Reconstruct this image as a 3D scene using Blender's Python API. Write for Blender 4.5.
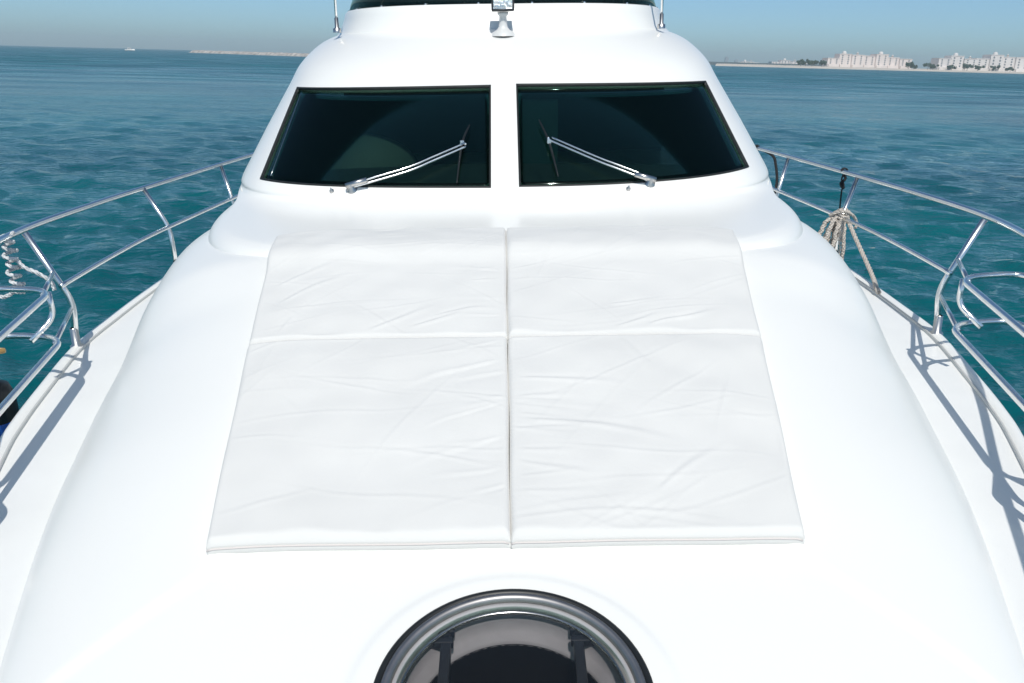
import bpy, bmesh, math, random
import numpy as np
from mathutils import Vector, Matrix, noise

for o in list(bpy.data.objects): bpy.data.objects.remove(o)
C = bpy.context.scene
COL = C.collection
random.seed(7); RNG = np.random.RandomState(11)

# ------------------------------------------------------------------ camera, world, sun, exposure
F = 830.0
EYE = 4.0                                   # camera height over the water
HEEL = 0.037                                # the yacht heels a little in the swell
SUN_EL, SUN_AZ = 55.0, 4.0                  # azimuth: degrees to the right of straight behind the camera
B = Matrix.Translation((0, 0, EYE)) @ Matrix.Rotation(-HEEL, 4, 'Y')   # yacht frame (x starboard side of picture, y aft, z up)

cam_d = bpy.data.cameras.new('camera'); cam = bpy.data.objects.new('camera', cam_d); COL.objects.link(cam)
C.camera = cam
cam_d.sensor_width = 36; cam_d.lens = 36 * F / 1024; cam_d.clip_start = .05; cam_d.clip_end = 40000
pitch = math.atan(284 / F)
cam.matrix_world = B @ (Matrix.Rotation(-.0054, 4, 'Z') @ Matrix.Rotation(math.radians(90) - pitch, 4, 'X')
                        @ Matrix.Rotation(-.013, 4, 'Z'))

w = bpy.data.worlds.new('World'); C.world = w; w.use_nodes = True
nt = w.node_tree; bg = nt.nodes['Background']
sky = nt.nodes.new('ShaderNodeTexSky'); sky.sky_type = 'NISHITA'; sky.sun_disc = False
sky.sun_elevation = math.radians(SUN_EL); sky.sun_rotation = math.radians(180 - SUN_AZ)
sky.air_density = .55; sky.dust_density = .95; sky.ozone_density = 4.5; sky.altitude = 0
tint = nt.nodes.new('ShaderNodeMix'); tint.data_type = 'RGBA'; tint.blend_type = 'MULTIPLY'; tint.inputs['Factor'].default_value = 1
tint.inputs['B'].default_value = (.87, 1.02, .95, 1)          # hazier, greener Gulf air than the clear-sky model
nt.links.new(sky.outputs[0], tint.inputs['A']); nt.links.new(tint.outputs['Result'], bg.inputs[0]); bg.inputs[1].default_value = .12

sd = bpy.data.lights.new('sun', 'SUN'); sd.energy = 3.1; sd.angle = math.radians(.53); sd.color = (1, .965, .905)
sun = bpy.data.objects.new('sun', sd); COL.objects.link(sun)
sdir = Vector((math.sin(math.radians(SUN_AZ)) * math.cos(math.radians(SUN_EL)),
               -math.cos(math.radians(SUN_AZ)) * math.cos(math.radians(SUN_EL)), math.sin(math.radians(SUN_EL))))
sun.rotation_euler = sdir.to_track_quat('Z', 'Y').to_euler(); sun.location = (0, -20, 40)

C.render.engine = 'CYCLES'
vs = C.view_settings
vs.view_transform = 'Standard'; vs.look = 'None'; vs.gamma = 1; vs.use_curve_mapping = False; vs.exposure = .14

# ------------------------------------------------------------------ materials
def mat(name, col, rough=.5, metal=0, coat=0, spec=.5, bump=None, var=None, sheen=0):
    m = bpy.data.materials.new(name); m.use_nodes = True
    n = m.node_tree.nodes; l = m.node_tree.links; p = n['Principled BSDF']
    p.inputs['Base Color'].default_value = (*col, 1); p.inputs['Roughness'].default_value = rough
    p.inputs['Metallic'].default_value = metal; p.inputs['Coat Weight'].default_value = coat
    p.inputs['Coat Roughness'].default_value = .18
    p.inputs['Specular IOR Level'].default_value = spec
    if sheen: p.inputs['Sheen Weight'].default_value = sheen
    tc = n.new('ShaderNodeTexCoord')
    if var:
        sc, amt = var
        t = n.new('ShaderNodeTexNoise'); t.inputs['Scale'].default_value = sc; t.inputs['Detail'].default_value = 6
        l.new(tc.outputs['Object'], t.inputs['Vector'])
        r = n.new('ShaderNodeMapRange'); r.inputs['From Min'].default_value = .3; r.inputs['From Max'].default_value = .7
        r.inputs['To Min'].default_value = 1 - amt; r.inputs['To Max'].default_value = 1 + amt * .3
        l.new(t.outputs['Fac'], r.inputs['Value'])
        mx = n.new('ShaderNodeMix'); mx.data_type = 'RGBA'; mx.blend_type = 'MULTIPLY'; mx.inputs['Factor'].default_value = 1
        mx.inputs['A'].default_value = (*col, 1); l.new(r.outputs[0], mx.inputs['B']); l.new(mx.outputs['Result'], p.inputs['Base Color'])
    if bump:
        sc, st, dist = bump
        t = n.new('ShaderNodeTexNoise'); t.inputs['Scale'].default_value = sc; t.inputs['Detail'].default_value = 8
        l.new(tc.outputs['Object'], t.inputs['Vector'])
        b = n.new('ShaderNodeBump'); b.inputs['Strength'].default_value = st; b.inputs['Distance'].default_value = dist
        l.new(t.outputs['Fac'], b.inputs['Height']); l.new(b.outputs[0], p.inputs['Normal'])
    return m

M = {}
M['gelcoat'] = mat('gelcoat', (.88, .875, .84), .3, coat=.2, spec=.35, var=(1.3, .02), bump=(2.2, .05, .02))
M['deck'] = mat('deck_gelcoat', (.86, .86, .835), .45, coat=.1, var=(3, .03), bump=(260, .25, .002))
M['toerail'] = mat('toe_rail_vinyl', (.60, .60, .58), .4, var=(4, .08))
M['cloth'] = mat('cushion_fabric', (.74, .73, .70), .85, sheen=.2, spec=.2, var=(2.5, .035), bump=(420, .25, .0015))
M['piping'] = mat('cushion_piping', (.66, .61, .58), .8)
M['seam'] = mat('seam_thread', (.55, .47, .43), .9)
M['steel'] = mat('polished_steel', (.90, .90, .89), .24, metal=1, var=(9, .06))
M['frame'] = mat('hatch_frame', (.36, .35, .35), .5, metal=1, var=(30, .12))
M['alu'] = mat('brushed_aluminium', (.62, .60, .58), .3, metal=1, var=(20, .1))
M['rubber'] = mat('black_rubber', (.012, .014, .015), .45, var=(14, .3))
M['gasket'] = mat('window_gasket', (.012, .015, .015), .6, bump=(60, .4, .003), var=(25, .5))
M['plastic'] = mat('black_plastic', (.02, .022, .024), .35)
M['well'] = mat('hatch_liner', (.36, .352, .355), .6, var=(9, .15), bump=(60, .2, .002))
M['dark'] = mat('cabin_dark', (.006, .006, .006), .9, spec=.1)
M['dash'] = mat('dash_vinyl', (.05, .055, .055), .7)
M['seatv'] = mat('seat_vinyl', (.20, .21, .19), .6)
M['panel'] = mat('cabin_panel', (.03, .085, .085), .4)
M['cordb'] = mat('black_cord', (.012, .012, .014), .8, bump=(300, .5, .003))
M['wood'] = mat('boathook_wood', (.55, .33, .12), .5, var=(12, .2))
M['blue'] = mat('blue_fender_vinyl', (.01, .10, .42), .35)
M['teakp'] = mat('white_plastic', (.7, .7, .68), .35)

def rope_mat(name, col):
    m = mat(name, col, .9, var=(40, .2))
    n = m.node_tree.nodes; l = m.node_tree.links
    tc = n.new('ShaderNodeTexCoord'); wv = n.new('ShaderNodeTexWave'); wv.bands_direction = 'DIAGONAL'
    wv.inputs['Scale'].default_value = 30; wv.inputs['Distortion'].default_value = 1
    l.new(tc.outputs['Object'], wv.inputs['Vector'])
    b = n.new('ShaderNodeBump'); b.inputs['Strength'].default_value = .8; b.inputs['Distance'].default_value = .006
    l.new(wv.outputs['Fac'], b.inputs['Height']); l.new(b.outputs[0], n['Principled BSDF'].inputs['Normal'])
    return m
M['rope'] = rope_mat('mooring_rope', (.62, .56, .50))
M['ropew'] = rope_mat('white_rope', (.74, .75, .76))

def tinted(name, tint, ior=1.5, body=(.004, .012, .013), mixb=.35):
    m = bpy.data.materials.new(name); m.use_nodes = True
    n = m.node_tree.nodes; l = m.node_tree.links; n.remove(n['Principled BSDF']); out = n['Material Output']
    tr = n.new('ShaderNodeBsdfTransparent'); tr.inputs[0].default_value = (*tint, 1)
    df = n.new('ShaderNodeBsdfDiffuse'); df.inputs[0].default_value = (*body, 1)
    gl = n.new('ShaderNodeBsdfGlossy'); gl.inputs['Roughness'].default_value = .03; gl.inputs[0].default_value = (.75, .92, .86, 1)
    fr = n.new('ShaderNodeFresnel'); fr.inputs[0].default_value = ior
    a = n.new('ShaderNodeMixShader'); a.inputs[0].default_value = mixb
    l.new(tr.outputs[0], a.inputs[1]); l.new(df.outputs[0], a.inputs[2])
    b = n.new('ShaderNodeMixShader'); l.new(fr.outputs[0], b.inputs[0]); l.new(a.outputs[0], b.inputs[1]); l.new(gl.outputs[0], b.inputs[2])
    l.new(b.outputs[0], out.inputs[0])
    return m
M['glass'] = tinted('tinted_window_glass', (.56, .70, .66), 1.24, (.002, .010, .010), .18)
M['lens'] = tinted('smoked_acrylic', (.93, .92, .93), 1.3, (.1, .1, .1), .03)
M['screen'] = tinted('flybridge_screen_glass', (.05, .10, .12), 1.5)

# ------------------------------------------------------------------ helpers
def catmull(pts, k=8, closed=False):
    P = [np.array(p, float) for p in pts]; n = len(P); out = []
    segs = n if closed else n - 1
    for i in range(segs):
        g = lambda j: P[j % n] if closed else P[min(max(j, 0), n - 1)]
        a, b, c, d = g(i - 1), g(i), g(i + 1), g(i + 2)
        for s in range(k):
            t = s / k
            out.append(.5 * ((2 * b) + (-a + c) * t + (2 * a - 5 * b + 4 * c - d) * t * t + (-a + 3 * b - 3 * c + d) * t ** 3))
    if not closed: out.append(P[-1])
    return out

def fillet(pts, r, closed=False, k=6):
    P = [np.array(p, float) for p in pts]; n = len(P); out = []
    for i in range(n):
        if not closed and i in (0, n - 1): out.append(P[i]); continue
        a, b, c = P[i - 1], P[i], P[(i + 1) % n]
        u = a - b; v = c - b; lu = np.linalg.norm(u); lv = np.linalg.norm(v)
        rr = min(r, lu * .48, lv * .48); s = b + u / lu * rr; e = b + v / lv * rr
        for q in range(k + 1):
            t = q / k; out.append((1 - t) ** 2 * s + 2 * t * (1 - t) * b + t * t * e)
    return out

class MB:
    def __init__(s): s.v = []; s.f = []; s.flat = set()
    def add(s, vs, fs, flat=False):
        k = len(s.v); s.v += [tuple(map(float, p)) for p in vs]
        for f in fs:
            if flat: s.flat.add(len(s.f))
            s.f.append(tuple(i + k for i in f))
        return s
    def box(s, lo, hi, M4=None):
        vs = [(x, y, z) for z in (lo[2], hi[2]) for y in (lo[1], hi[1]) for x in (lo[0], hi[0])]
        if M4 is not None: vs = [tuple(M4 @ Vector(v)) for v in vs]
        return s.add(vs, [(0, 2, 3, 1), (4, 5, 7, 6), (0, 1, 5, 4), (1, 3, 7, 5), (3, 2, 6, 7), (2, 0, 4, 6)], True)
    def tube(s, pts, r, seg=14, closed=False, caps=True, rads=None):
        P = [np.array(p, float) for p in pts]; n = len(P); vs = []
        T = []
        for i in range(n):
            a = P[i - 1] if (i or closed) else P[0]; b = P[(i + 1) % n] if (i < n - 1 or closed) else P[-1]
            t = b - a; T.append(t / (np.linalg.norm(t) + 1e-12))
        up = np.array([0, 0, 1.]) if abs(T[0][2]) < .9 else np.array([1., 0, 0])
        u = np.cross(T[0], up); u /= np.linalg.norm(u)
        for i in range(n):
            u = u - T[i] * (u @ T[i]); u /= np.linalg.norm(u); v = np.cross(T[i], u)
            rr = rads[i] if rads is not None else r
            for k in range(seg):
                a = 2 * math.pi * k / seg; vs.append(P[i] + (u * math.cos(a) + v * math.sin(a)) * rr)
        fs = []
        for i in range(n if closed else n - 1):
            for k in range(seg):
                a = i * seg + k; b = i * seg + (k + 1) % seg; j = ((i + 1) % n) * seg
                fs.append((a, b, j + (k + 1) % seg, j + k))
        if not closed and caps:
            fs.append(tuple(range(seg - 1, -1, -1))); fs.append(tuple((n - 1) * seg + k for k in range(seg)))
        return s.add(vs, fs)
    def lathe(s, prof, M4, seg=48, close=False):
        vs = []; n = len(prof)
        for r, z in prof:
            for k in range(seg):
                a = 2 * math.pi * k / seg; vs.append(tuple(M4 @ Vector((r * math.cos(a), r * math.sin(a), z))))
        fs = []
        for i in range(n if close else n - 1):
            for k in range(seg):
                j = (i + 1) % n
                fs.append((i * seg + k, i * seg + (k + 1) % seg, j * seg + (k + 1) % seg, j * seg + k))
        return s.add(vs, fs)
    def grid(s, G, flip=False, flat=False):
        n, m = G.shape[:2]; fs = []
        for i in range(n - 1):
            for j in range(m - 1):
                a = i * m + j; q = (a, a + 1, a + m + 1, a + m)
                fs.append(q[::-1] if flip else q)
        return s.add(G.reshape(-1, 3), fs, flat)
    def build(s, name, m, parent=None, base=(0, 0, 0), boat=True, recalc=True, bevel=0):
        me = bpy.data.meshes.new(name)
        b = np.array(base, float)
        if parent is not None: b = np.array(parent['_b'])
        me.from_pydata([tuple(np.array(v) - b) for v in s.v], [], s.f); me.update()
        if recalc:
            bm = bmesh.new(); bm.from_mesh(me); bmesh.ops.remove_doubles(bm, verts=bm.verts, dist=1e-6) if not s.flat else None
            bmesh.ops.recalc_face_normals(bm, faces=bm.faces); bm.to_mesh(me); bm.free()
        if len(me.polygons):
            me.polygons.foreach_set('use_smooth', [True] * len(me.polygons)) if not s.flat else \
                [setattr(p, 'use_smooth', p.index not in s.flat) for p in me.polygons]
        o = bpy.data.objects.new(name, me); COL.objects.link(o); o.data.materials.append(m)
        o['_b'] = [float(x) for x in b]
        if parent is not None: o.parent = parent
        else: o.matrix_world = (B if boat else Matrix()) @ Matrix.Translation(tuple(b))
        if bevel:
            bv = o.modifiers.new('bevel', 'BEVEL'); bv.width = bevel; bv.segments = 3; bv.limit_method = 'ANGLE'
        return o

def tag(o, label=None, cat=None, group=None, kind=None):
    if label: o['label'] = label
    if cat: o['category'] = cat
    if group: o['group'] = group
    if kind: o['kind'] = kind
    return o
def empty(name, base, boat=True):
    o = bpy.data.objects.new(name, None); COL.objects.link(o); o['_b'] = [float(x) for x in base]
    o.matrix_world = (B if boat else Matrix()) @ Matrix.Translation(base); o.empty_display_size = .2
    return o
def smooth(t): t = np.clip(t, 0, 1); return t * t * (3 - 2 * t)

# ------------------------------------------------------------------ sea
def build_sea():
    nr, na = 620, 900
    r = np.concatenate([[0.5], np.exp(np.linspace(math.log(1.5), math.log(5600), nr - 1))])
    a = np.linspace(0, 2 * math.pi, na, endpoint=False)
    R, A = np.meshgrid(r, a, indexing='ij'); X = R * np.cos(A); Y = R * np.sin(A); Zs = np.zeros_like(X)
    sp = R * 2 * math.pi / na + 1e-3
    for k in range(90):
        lam = math.exp(RNG.uniform(math.log(.22), math.log(2.8)))
        th = math.radians(62) + RNG.normal(0, .6); kk = 2 * math.pi / lam
        ph = (X * math.cos(th) + Y * math.sin(th)) * kk + RNG.uniform(0, 6.28)
        amp = .0074 * lam ** .55
        fade = np.clip(lam / (3 * sp) - 1, 0, 1)
        s = np.sin(ph + .35 * np.sin(ph * .5 + k)); Zs += amp * fade * (s - .25 * np.cos(2 * ph))
    V = np.stack([X, Y, Zs], -1).reshape(-1, 3).tolist()
    idx = np.arange(nr * na).reshape(nr, na)
    q = np.stack([idx[:-1], np.roll(idx, -1, 1)[:-1], np.roll(idx, -1, 1)[1:], idx[1:]], -1).reshape(-1, 4).tolist()
    q.append(list(range(na))[::-1])
    me = bpy.data.meshes.new('sea'); me.from_pydata(V, [], q); me.update()
    me.flip_normals() if me.polygons[0].normal.z < 0 else None
    me.polygons.foreach_set('use_smooth', [True] * len(me.polygons))
    o = bpy.data.objects.new('sea', me); COL.objects.link(o)
    m = bpy.data.materials.new('sea_water'); m.use_nodes = True; n = m.node_tree.nodes; l = m.node_tree.links
    p = n['Principled BSDF']; p.inputs['Base Color'].default_value = (.0012, .045, .060, 1)
    p.inputs['Roughness'].default_value = .06; p.inputs['IOR'].default_value = 1.333
    tc = n.new('ShaderNodeTexCoord')
    geo = n.new('ShaderNodeNewGeometry')
    # broad patches of clearer and murkier water
    t0 = n.new('ShaderNodeTexNoise'); t0.inputs['Scale'].default_value = .05; t0.inputs['Detail'].default_value = 5
    l.new(tc.outputs['Object'], t0.inputs['Vector'])
    cr = n.new('ShaderNodeValToRGB'); cr.color_ramp.elements[0].position = .35; cr.color_ramp.elements[1].position = .68
    cr.color_ramp.elements[0].color = (.0010, .066, .082, 1); cr.color_ramp.elements[1].color = (.0024, .132, .144, 1)
    l.new(t0.outputs['Fac'], cr.inputs[0]); l.new(cr.outputs[0], p.inputs['Base Color'])
    # far waves are smaller than the mesh: their unresolved slopes are roughness
    ln = n.new('ShaderNodeVectorMath'); ln.operation = 'LENGTH'; l.new(tc.outputs['Object'], ln.inputs[0])
    rr = n.new('ShaderNodeMapRange'); rr.inputs['From Min'].default_value = 15; rr.inputs['From Max'].default_value = 260
    rr.inputs['To Min'].default_value = .07; rr.inputs['To Max'].default_value = .32
    l.new(ln.outputs['Value'], rr.inputs['Value'])
    gm = n.new('ShaderNodeMapping'); gm.inputs['Rotation'].default_value = (0, 0, math.radians(-28)); gm.inputs['Scale'].default_value = (.3, 1, 1)
    gt = n.new('ShaderNodeTexNoise'); gt.inputs['Scale'].default_value = .11; gt.inputs['Detail'].default_value = 8; gt.inputs['Roughness'].default_value = .68
    l.new(tc.outputs['Object'], gm.inputs[0]); l.new(gm.outputs[0], gt.inputs['Vector'])
    gr_ = n.new('ShaderNodeMapRange'); gr_.inputs['From Min'].default_value = .35; gr_.inputs['From Max'].default_value = .65; gr_.inputs['To Min'].default_value = .45; gr_.inputs['To Max'].default_value = 1.5
    l.new(gt.outputs['Fac'], gr_.inputs['Value'])
    gx = n.new('ShaderNodeMath'); gx.operation = 'MULTIPLY'; l.new(rr.outputs[0], gx.inputs[0]); l.new(gr_.outputs[0], gx.inputs[1]); l.new(gx.outputs[0], p.inputs['Roughness'])
    prev = None
    for sc, st, ds, det in ((1.5, 1, .14, 4), (4.2, 1, .065, 5), (12, .6, .02, 4)):
        mp = n.new('ShaderNodeMapping'); mp.inputs['Rotation'].default_value = (0, 0, math.radians(-28)); mp.inputs['Scale'].default_value = (.55, 1, 1)
        l.new(tc.outputs['Object'], mp.inputs[0])
        t = n.new('ShaderNodeTexNoise'); t.inputs['Scale'].default_value = sc; t.inputs['Detail'].default_value = det; t.inputs['Distortion'].default_value = .4
        l.new(mp.outputs[0], t.inputs['Vector'])
        b = n.new('ShaderNodeBump'); b.inputs['Strength'].default_value = st; b.inputs['Distance'].default_value = ds
        l.new(t.outputs['Fac'], b.inputs['Height'])
        if prev: l.new(prev.outputs[0], b.inputs['Normal'])
        prev = b
    l.new(prev.outputs[0], p.inputs['Normal'])
    me.materials.append(m); tag(o, kind='structure')
build_sea()

# ------------------------------------------------------------------ haze
hz = MB(); hz.box((-6500, -6500, -3.5), (6500, 6500, 75))
m = bpy.data.materials.new('haze'); m.use_nodes = True; n = m.node_tree.nodes; n.remove(n['Principled BSDF'])
pv = n.new('ShaderNodeVolumePrincipled'); pv.inputs['Color'].default_value = (.80, .95, 1.0, 1)
pv.inputs['Density'].default_value = .00019; pv.inputs['Anisotropy'].default_value = 0
m.node_tree.links.new(pv.outputs[0], n['Material Output'].inputs['Volume'])
tag(hz.build('haze', m, boat=False), kind='stuff')

# ------------------------------------------------------------------ the yacht
yacht = tag(empty('motor_yacht', (0, 6, -1.65)), 'white motor yacht foredeck with dark windscreens, seen from its bow looking aft', 'yacht')
ZD = -1.65
def XB(y): return np.interp(y, [.75, 1.2, 1.6, 1.95, 2.1, 2.5, 3.07, 3.75, 4.4, 5, 5.6, 7, 12], [.62, 1.12, 1.34, 1.46, 1.52, 1.66, 1.83, 1.99, 2.07, 2.11, 2.12, 2.1, 2.1])
def ZC(y): return np.interp(y, [.75, 1.3, 1.62, 2.13, 4.08, 4.3, 6, 12], [-1.63, -1.553, -1.50, -1.403, -1.0, -.968, -.962, -.962])
HX = [-2.2, -1.8, -1.2, -.4, .5, 1.3, 2.2, 3.3, 3.65, 4.1, 4.8, 5.4, 6.2, 8, 12, 15]
HW = [0, .16, .46, .85, 1.24, 1.54, 1.88, 2.28, 2.39, 2.5, 2.65, 2.70, 2.74, 2.78, 2.74, 2.6]
_hc = np.array([c[:2] for c in catmull(list(zip(HX, HW, [0] * len(HX))), 12)])
def HB(y): return np.interp(y, _hc[:, 0], _hc[:, 1])
_yy = np.linspace(.75, 12, 600)
_ks = np.ones(41) / 41
_xb = np.convolve(np.pad(XB(_yy), 20, 'edge'), _ks, 'valid'); _k2 = np.ones(9) / 9
_zc = np.convolve(np.pad(ZC(_yy), 4, 'edge'), _k2, 'valid')
def PADW(y): return np.interp(y, [-5, 2.13, 2.14, 4.5], [.89 + .97 * 7.13, .89, .86, 1.24])
_nn = np.convolve(np.pad(np.interp(_yy, [0, 2.5, 3.2, 4, 4.6, 5.2, 12], [2.8, 2.5, 2.2, 2.4, 4, 6, 7]), 12, 'edge'), np.ones(25) / 25, 'valid')
def NN(y): return np.interp(y, _yy, _nn)
def roof_z(x, y, rec=True):
    xb = np.interp(y, _yy, _xb); zc = np.interp(y, _yy, _zc); nn = NN(y)
    nn = nn * .81; q = np.clip((np.abs(x) / xb - .45) / .55, 0, 1) ** nn        # flat crown, rounded shoulders
    z = ZD + (zc - ZD) * (1 - q) ** (1 / nn)
    if rec:
        d = (PADW(y) - np.abs(x)); d = np.where(y < 2.14, d * .71, d)
        z = z - .008 * smooth(d / .045)
        z = z + .007 * (1 - smooth((np.hypot(x, (y - 1.645) * 1.02) - .405) / .03))
    return z
def coachroof():
    ys = np.concatenate([np.linspace(.75, 4.4, 300), np.linspace(4.45, 12, 60)]); half = 170
    # arc-length-like spacing across a section
    th = np.linspace(0, math.pi / 2, 3000); xs = .45 + .55 * np.sin(th) ** (2 / 2.2); zs = .35 * np.cos(th) ** (2 / 2.2); xs = np.concatenate([np.linspace(0, .449, 600), xs]); zs = np.concatenate([np.full(600, .35), zs])
    s = np.concatenate([[0], np.cumsum(np.hypot(np.diff(xs), np.diff(zs)))]); xi = np.interp(np.linspace(0, s[-1], half), s, xs)
    xf = np.concatenate([-xi[::-1], xi[1:]])
    Y, XF = np.meshgrid(ys, xf, indexing='ij'); X = XF * np.interp(Y, _yy, _xb)
    Zz = roof_z(X, Y); edge = np.abs(XF) > .9999; Zz = np.where(edge, ZD - .02, Zz)
    b = MB(); b.grid(np.stack([X, Y, Zz], -1), flip=True)
    # front closing strip
    G = np.stack([np.stack([X[0] * .98, Y[0] - .02, np.full_like(X[0], ZD - .02)], -1), np.stack([X[0], Y[0], Zz[0]], -1)], 0)
    b.grid(G, flip=True)
    return b.build('coachroof', M['gelcoat'], yacht)
cr_o = coachroof()

def apply_bool(o, cutters, solid=0):
    if solid:
        sm = o.modifiers.new('s', 'SOLIDIFY'); sm.thickness = solid; sm.offset = -1
    for c in cutters:
        bm_ = o.modifiers.new('b', 'BOOLEAN'); bm_.operation = 'DIFFERENCE'; bm_.solver = 'EXACT'; bm_.object = c
    dg = bpy.context.evaluated_depsgraph_get(); dg.update()
    me = bpy.data.meshes.new_from_object(o.evaluated_get(dg)); o.modifiers.clear(); old = o.data; o.data = me; me.name = old.name
    for c in cutters: bpy.data.objects.remove(c)
    for p in me.polygons: p.use_smooth = True
    try: me.set_sharp_from_angle(angle=math.radians(40))
    except Exception: pass

# hatch frame of reference
HZ = float(roof_z(np.array(0.), np.array(1.645)))
HM = Matrix.Translation((0, 1.648, HZ)) @ Matrix.Rotation(math.atan(.185), 4, 'X')
c = MB(); c.lathe([(0.0001, -.4), (.325, -.4), (.325, .3), (0.0001, .3)], HM, 72)
bpy.context.view_layer.update()
cut = c.build('cut', M['dark'], yacht); bpy.context.view_layer.update()
apply_bool(cr_o, [cut], .03)

# ---- superstructure loft
LV = [(4.08, -1.12, 2.00, 3, 3.6), (4.10, -1.02, 1.985, 3, 3.6), (4.13, -.975, 1.965, 3, 3.6), (4.19, -.948, 1.94, 3, 3.6), (4.3, -.935, 1.93, 3, 3.6), (4.8, -.92, 2.0, 3, 3.8), (5.25, -.905, 2.10, 3, 4), (5.38, -.87, 2.115, 3, 4),
      (5.45, -.80, 2.11, 3, 4), (5.90, -.495, 2.015, 3, 4), (6.35, -.19, 1.91, 3, 4), (6.6, -.03, 1.875, 3, 3.8), (6.9, .115, 1.81, 3, 3.4),
      (7.1, .19, 1.72, 3, 3.3), (7.22, .225, 1.62, 3, 3.2), (7.6, .26, 1.45, 3, 3.2)]
def S(x, z, off=0.0):
    def raw(x, z):
        t = (z + .80) / .61; yf = 5.45 + .9 * t; w = 2.12 - .21 * t; u = min(abs(x) / w, .9999)
        return np.array([x, yf + 3 * (1 - (1 - u ** 4) ** .25), z])
    p = raw(x, z)
    if off:
        e = 1e-3; a = raw(x + e, z) - raw(x - e, z); b_ = raw(x, z + e) - raw(x, z - e); nn = np.cross(a, b_)
        nn /= np.linalg.norm(nn); nn = nn if nn[1] < 0 else -nn
        p = p + nn * off
    return p
def lvl_curve(yf, z, w, L, n, m=130, aft=12):
    th = np.linspace(0, math.pi / 2, 4000); xs = w * np.sin(th) ** (2 / n); ys = yf + L * (1 - np.cos(th) ** (2 / n))
    s = np.concatenate([[0], np.cumsum(np.hypot(np.diff(xs), np.diff(ys)))]); si = np.linspace(0, s[-1], m)
    X = np.interp(si, s, xs); Yv = np.interp(si, s, ys)
    X = np.append(X, w); Yv = np.append(Yv, aft)
    X = np.concatenate([-X[::-1], X[1:]]); Yv = np.concatenate([Yv[::-1], Yv[1:]])
    return np.stack([X, Yv, np.full_like(X, z)], -1)
def cabin():
    # dense levels: straight between the window rows, catmull elsewhere
    lv = []
    for i in range(len(LV) - 1):
        g = lambda j: np.array(LV[min(max(j, 0), len(LV) - 1)], float)
        a, b_, c_, d = g(i - 1), g(i), g(i + 1), g(i + 2)
        k = 6
        for s_ in range(k):
            t = s_ / k
            if abs(LV[i][1] + .80) < .4 and LV[i][0] >= 5.45 and LV[i][0] < 6.3: lv.append(b_ + (c_ - b_) * t)
            else: lv.append(.5 * ((2 * b_) + (-a + c_) * t + (2 * a - 5 * b_ + 4 * c_ - d) * t * t + (-a + 3 * b_ - 3 * c_ + d) * t ** 3))
    lv.append(np.array(LV[-1], float))
    G = np.array([lvl_curve(*l) for l in lv])
    b = MB(); b.grid(G)
    top = G[-1]; n_ = len(top)
    # roof lid
    lid = np.stack([top, np.stack([top[:, 0] * .0, np.maximum(top[:, 1], 7.6), np.full(n_, .30)], -1)], 0)
    b.grid(lid)
    return b.build('cabin', M['gelcoat'], yacht)
cab = cabin()
WIN = {-1: dict(tl=(-1.626, -.200), tr=(-.095, -.189), br=(-.094, -.803), bl=(-1.715, -.782), bm=(-1.093, -.792)),
       1: dict(tl=(.088, -.184), tr=(1.575, -.192), br=(1.724, -.753), bl=(.088, -.80), bm=(.884, -.790))}
def win_pt(s, a, b_, off, m=0.0):
    W = WIN[s]
    a = m + a * (1 - 2 * m); b_ = m * 1.9 + b_ * (1 - 3.8 * m)
    top = np.array(W['tl']) * (1 - a) + np.array(W['tr']) * a
    L0, L1, L2 = map(np.array, (W['bl'], W['bm'], W['br']))
    am = (L1[0] - L0[0]) / (L2[0] - L0[0])
    lin = L0 * (1 - a) + L2 * a; sag = (L1 - (L0 * (1 - am) + L2 * am)); bot = lin + sag * (1 - ((a - am) / (am if a < am else 1 - am)) ** 2)
    q = bot * (1 - b_) + top * b_
    return S(q[0], q[1], off)
def slab(s, off0, off1, m, na=40, nb=16):
    G0 = np.array([[win_pt(s, i / na, j / nb, off0, m) for j in range(nb + 1)] for i in range(na + 1)])
    G1 = np.array([[win_pt(s, i / na, j / nb, off1, m) for j in range(nb + 1)] for i in range(na + 1)])
    b = MB(); b.grid(G0); b.grid(G1, flip=True)
    for A in (lambda G: G[0], lambda G: G[-1], lambda G: G[:, 0], lambda G: G[:, -1]): b.grid(np.stack([A(G0), A(G1)], 0))
    return b
bpy.context.view_layer.update()
cuts = [slab(s, -.12, .12, .004).build('cut', M['dark'], yacht) for s in (-1, 1)]
for c in cuts:
    bm = bmesh.new(); bm.from_mesh(c.data); bmesh.ops.remove_doubles(bm, verts=bm.verts, dist=1e-5); bmesh.ops.recalc_face_normals(bm, faces=bm.faces); bm.to_mesh(c.data); bm.free()
bpy.context.view_layer.update()
apply_bool(cab, cuts, .04)
for s in (-1, 1):
    glass = slab(s, -.022, -.014, .006).build('window', M['glass'], yacht)
    if s < 0:
        tb = MB(); tb.tube([win_pt(s, .045 - .008 * t, .06 + .86 * t, -.012, 0) for t in np.linspace(0, 1, 12)], .0025, 8); tb.build('trim_strip', M['steel'], glass)
    # rubber gasket: a frame following the opening
    na, nb = 60, 24
    per = [(i / na, 0) for i in range(na)] + [(1, j / nb) for j in range(nb)] + [(1 - i / na, 1) for i in range(na)] + [(0, 1 - j / nb) for j in range(nb)]
    rows = []
    for mrg, off in ((.0, -.02), (.0, .004), (.004, .006), (.008, .003), (.009, -.013)):
        rows.append([win_pt(s, a, b_, off, mrg) for a, b_ in per] + [win_pt(s, 0, 0, off, mrg)])
    b = MB(); b.grid(np.array(rows)); b.build('gasket', M['gasket'], glass)
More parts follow.
